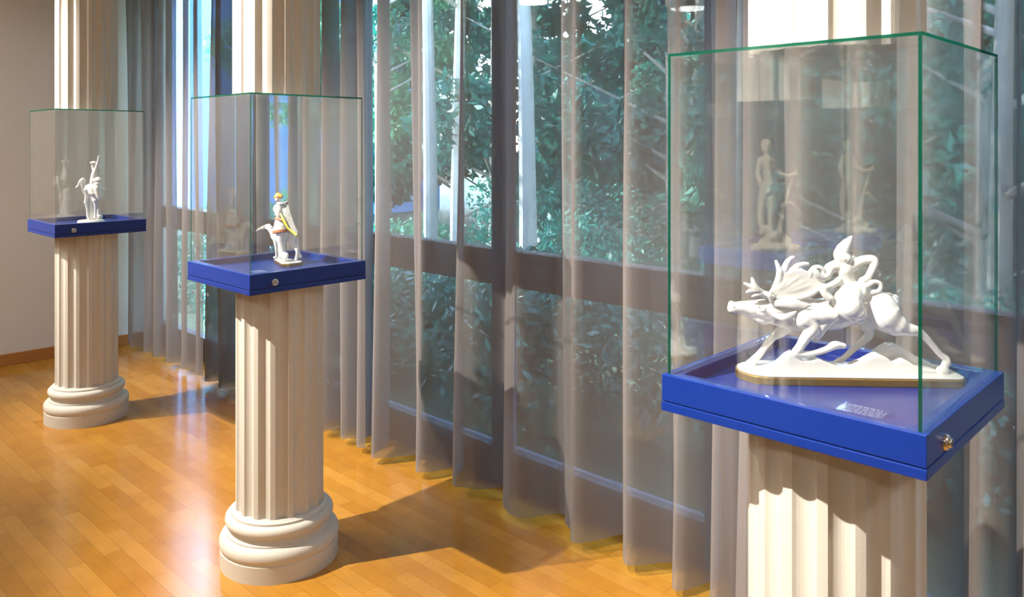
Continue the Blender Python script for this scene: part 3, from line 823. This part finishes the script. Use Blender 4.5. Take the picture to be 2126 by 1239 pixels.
def tree(x, y, h, lab, leafmat, bark, seed, trunk_r=.10, crown0=.30, spread=1.5, n=2600, size=.11):
    r = random.Random(seed)
    t = thing('garden_tree', lab, 'tree', (x, y, -.12), group='trees in the garden')
    bm = bmesh.new()
    lean = Vector((r.uniform(-.3, .3), r.uniform(-.3, .3), 0))
    prev = Vector((0, 0, 0)); seg = 6
    for i in range(seg):
        nxt = Vector((lean.x*((i+1)/seg)**2, lean.y*((i+1)/seg)**2, h*.85*(i+1)/seg))
        cyl_between(bm, prev, nxt + (nxt-prev)*.02, trunk_r*(1-.12*i), trunk_r*(1-.12*(i+1)), 10); prev = nxt
    cent = []
    for i in range(int(12+h*1.6)):
        z = h*r.uniform(crown0, 1.0); k_ = 1-(z/h-crown0)/(1.05-crown0)
        a = r.uniform(0, 2*PI); rad = spread*r.uniform(.25, 1.0)*(.35+.65*k_)
        c = (lean.x*(z/h)**2+rad*math.cos(a), lean.y*(z/h)**2+rad*math.sin(a), z, r.uniform(.35, .75))
        cent.append(c)
        zb = min(max(.2, z-.5*rad), .80*h); q_ = (zb/(.85*h))**2
        cyl_between(bm, (lean.x*q_, lean.y*q_, zb), c[:3], .028, .010, 6)
    obj('trunk', bm, bark, t)
    leaves_mesh('foliage', cent, n, size, leafmat, t, seed)
    return t

TREES = [
    (5.2, 6.1, 7.2, 'pale slim trunk seen through the widest curtain, leftmost of three', 'leaf_b', 'pale_bark', .55),
    (6.0, 6.6, 7.6, 'pale slim trunk seen through the widest curtain, between the two brighter ones', 'leaf_a', 'pale_bark', .5),
    (5.0, 4.6, 7.5, 'pale trunk seen through the widest curtain, rightmost and nearest of three', 'leaf_b', 'pale_bark', .5),
    (6.4, 3.4, 7.0, 'slim pale trunked tree outside, mostly behind the stag case', 'leaf_a', 'pale_bark', .45),
    (7.6, 7.6, 8.5, 'tall dark leaved tree left of the middle window bay', 'leaf_c', 'bark', .15),
    (5.4, 1.2, 6.5, 'bushy teal leaved tree outside behind the stag case', 'leaf_a', 'bark', .15),
    (8.2, 5.2, 9.0, 'tall dark conifer like tree behind the pale trunks', 'leaf_c', 'bark', .08),
    (7.2, 9.6, 7.0, 'green tree near the pale house, its leaves against the sky', 'leaf_b', 'pale_bark', .35),
    (8.8, 2.6, 8.5, 'dense teal tree deep in the garden on the right', 'leaf_a', 'bark', .08),
    (6.0, -0.6, 6.5, 'dense dark tree outside at the far right of the view', 'leaf_c', 'bark', .10),
    (9.8, 9.0, 9.5, 'tall slim tree deep in the garden with a high crown', 'leaf_a', 'pale_bark', .25),
    (10.4, 6.2, 10.0, 'tallest dark tree closing the garden view', 'leaf_c', 'bark', .06),
    (10.6, 11.6, 9.5, 'dark tree beside the pale house corner', 'leaf_c', 'bark', .10),
    (11.0, 3.4, 9.5, 'tall teal tree at the back of the garden', 'leaf_a', 'bark', .06),
    (7.6, 12.2, 6.0, 'small green tree in front of the pale house', 'leaf_b', 'bark', .35),
]
for i, (x, y, h, lab, lm, bk, c0) in enumerate(TREES):
    tree(x, y, h, lab, M[lm], M[bk], 100+i, trunk_r=.07+.012*(h-6), crown0=c0, spread=1.1+.12*h, n=9000, size=.055 + .008*(x-5))
for i, (x, y) in enumerate([(12.5, -1.5), (13.2, 1.2), (13.0, 4.6), (13.4, 8.2), (12.8, 10.6), (14.0, 14.0), (9.4, -2.6), (9.0, .6), (11.6, 8.0), (10.2, 13.4)]):
    tree(x, y, 9.5+rnd.uniform(-.6, 1.2), 'dark green tree in the dense stand closing off the garden', M['leaf_c' if i % 2 else 'leaf_a'], M['bark'], 200+i, trunk_r=.12, crown0=.05, spread=2.3, n=9000, size=.13)
def shrub(x, y, rad, lab, lm, seed, n=3500):
    t = thing('garden_shrub', lab, 'shrub', (x, y, -.12), group='shrubs in the garden')
    r = random.Random(seed)
    cent = [(r.uniform(-rad, rad), r.uniform(-rad, rad), r.uniform(.2, rad*1.1), r.uniform(.3, .5)) for _ in range(9)]
    bm = bmesh.new()
    for c_ in cent: cyl_between(bm, (0, 0, 0), c_[:3], .02, .008, 6)
    obj('stems', bm, M['bark'], t)
    leaves_mesh('foliage', cent, int(n*1.5), .036, M[lm], t, seed)
for i, (x, y, rad, lab, lm) in enumerate([
    (5.6, 7.4, .8, 'low green shrub beyond the terrace, left of the pale trunks', 'leaf_b'),
    (5.9, 4.2, .8, 'low teal shrub beyond the terrace by the pale trunks', 'leaf_a'),
    (6.4, 2.2, .9, 'low dark shrub outside behind the stag case', 'leaf_c'),
    (7.4, 6.0, .9, 'broad teal shrub further back in the garden', 'leaf_a'),
    (5.9, 0.2, .9, 'low teal shrub at the right end of the terrace', 'leaf_a')]):
    shrub(x, y, rad, lab, lm, 300+i)

for i in range(12):
    shrub(3.95 + rnd.uniform(-.25, .55), -2.4 + i*1.02 + rnd.uniform(-.25, .25), rnd.uniform(.55, .75), 'low leafy shrub in the planted border right under the windows', 'leaf_c' if i % 4 else 'leaf_a', 400+i, 2600)
hd = thing('hedge', 'long tall hedge at the far end of the garden behind all trees', 'hedge', (17.5, 3.0, -.12))
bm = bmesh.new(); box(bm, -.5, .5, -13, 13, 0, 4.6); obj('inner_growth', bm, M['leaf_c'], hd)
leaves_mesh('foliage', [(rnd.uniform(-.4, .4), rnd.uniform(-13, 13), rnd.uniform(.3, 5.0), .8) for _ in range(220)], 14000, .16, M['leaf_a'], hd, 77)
hd2 = thing('hedge', 'added unseen tall hedge keeping bright sky out of the glass reflections', 'hedge', (8.5, -13.5, -.12))  # added out of view to block bright sky mirrored in the cases
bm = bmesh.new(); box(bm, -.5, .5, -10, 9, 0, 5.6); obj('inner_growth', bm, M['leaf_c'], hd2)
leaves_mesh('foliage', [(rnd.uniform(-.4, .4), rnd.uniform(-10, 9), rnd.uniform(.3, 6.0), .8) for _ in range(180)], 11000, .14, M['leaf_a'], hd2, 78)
hs = thing('neighbouring_house', 'pale blue rendered house beyond the garden, seen through the left curtain', 'house', (9.5, 22, -.12))
bm = bmesh.new(); box(bm, -2.5, 4, -6.5, 8, 0, 5.6); obj('wall', bm, M['render_wall'], hs)
bm = bmesh.new()
v = [bm.verts.new(p) for p in ((-2.9,-6.9,5.6),(4.4,-6.9,5.6),(4.4,8.4,5.6),(-2.9,8.4,5.6),(.75,-6.9,7.6),(.75,8.4,7.6))]
for fidx in ((0,1,4),(2,3,5),(1,2,5,4),(3,0,4,5),(3,2,1,0)): bm.faces.new([v[i] for i in fidx])
obj('roof', bm, M['roof'], hs)
for (yy, zz_) in ((-4.5, .9), (-1, .9), (2.5, .9), (-4.5, 3.6), (-1, 3.6), (2.5, 3.6)):
    bm = bmesh.new(); box(bm, -2.56, -2.48, yy-.6, yy+.6, zz_, zz_+1.3); w = obj('window_frame', bm, M['paving'], hs)
    bm = bmesh.new(); box(bm, -2.575, -2.55, yy-.5, yy+.5, zz_+.1, zz_+1.2); obj('pane', bm, M['pane_dark'], w)

# ------------------------------------------------------------------ sky and sun
wd = bpy.data.worlds.new('sky'); scene.world = wd; wd.use_nodes = True
nt = wd.node_tree
for n in list(nt.nodes): nt.nodes.remove(n)
sky = nt.nodes.new('ShaderNodeTexSky'); sky.sky_type = 'NISHITA'; sky.sun_disc = False
sky.sun_elevation = math.radians(42); sky.sun_rotation = math.radians(60); sky.air_density = 1.2; sky.dust_density = .6; sky.ozone_density = 1.6
bg = nt.nodes.new('ShaderNodeBackground'); bg.inputs['Strength'].default_value = 5.5
wo = nt.nodes.new('ShaderNodeOutputWorld')
nt.links.new(sky.outputs[0], bg.inputs[0]); nt.links.new(bg.outputs[0], wo.inputs[0])
sl = bpy.data.lights.new('sun', 'SUN'); sl.energy = 26.0; sl.angle = math.radians(.6); sl.color = (1, .98, .94)
so = bpy.data.objects.new('sun', sl); link(so)
so.rotation_mode = 'QUATERNION'
so.rotation_quaternion = Vector((.32, -.70, -.64)).normalized().to_track_quat('-Z', 'Y')

# ------------------------------------------------------------------ camera and view
cam = bpy.data.cameras.new('camera'); co = bpy.data.objects.new('camera', cam); link(co)
co.location = (0, 0, EYE); co.rotation_euler = (PI/2, 0, -YAW)
cam.sensor_width = 36.0; cam.lens = F/2126*36.0
cam.shift_y = -(619.5-HY)/2126
cam.clip_start = .02
cam.dof.use_dof = True; cam.dof.focus_distance = 3.2; cam.dof.aperture_fstop = 9.0
scene.camera = co
scene.view_settings.view_transform = 'Standard'; scene.view_settings.look = 'None'
scene.view_settings.gamma = 1.0; scene.view_settings.use_curve_mapping = False
scene.view_settings.exposure = 0.2
scene.cycles.max_bounces = 8; scene.cycles.diffuse_bounces = 4; scene.cycles.glossy_bounces = 4
scene.cycles.transparent_max_bounces = 28
scene.cycles.use_adaptive_sampling = True; scene.cycles.adaptive_threshold = .015; scene.cycles.adaptive_min_samples = 32
scene.cycles.sample_clamp_indirect = 6.0
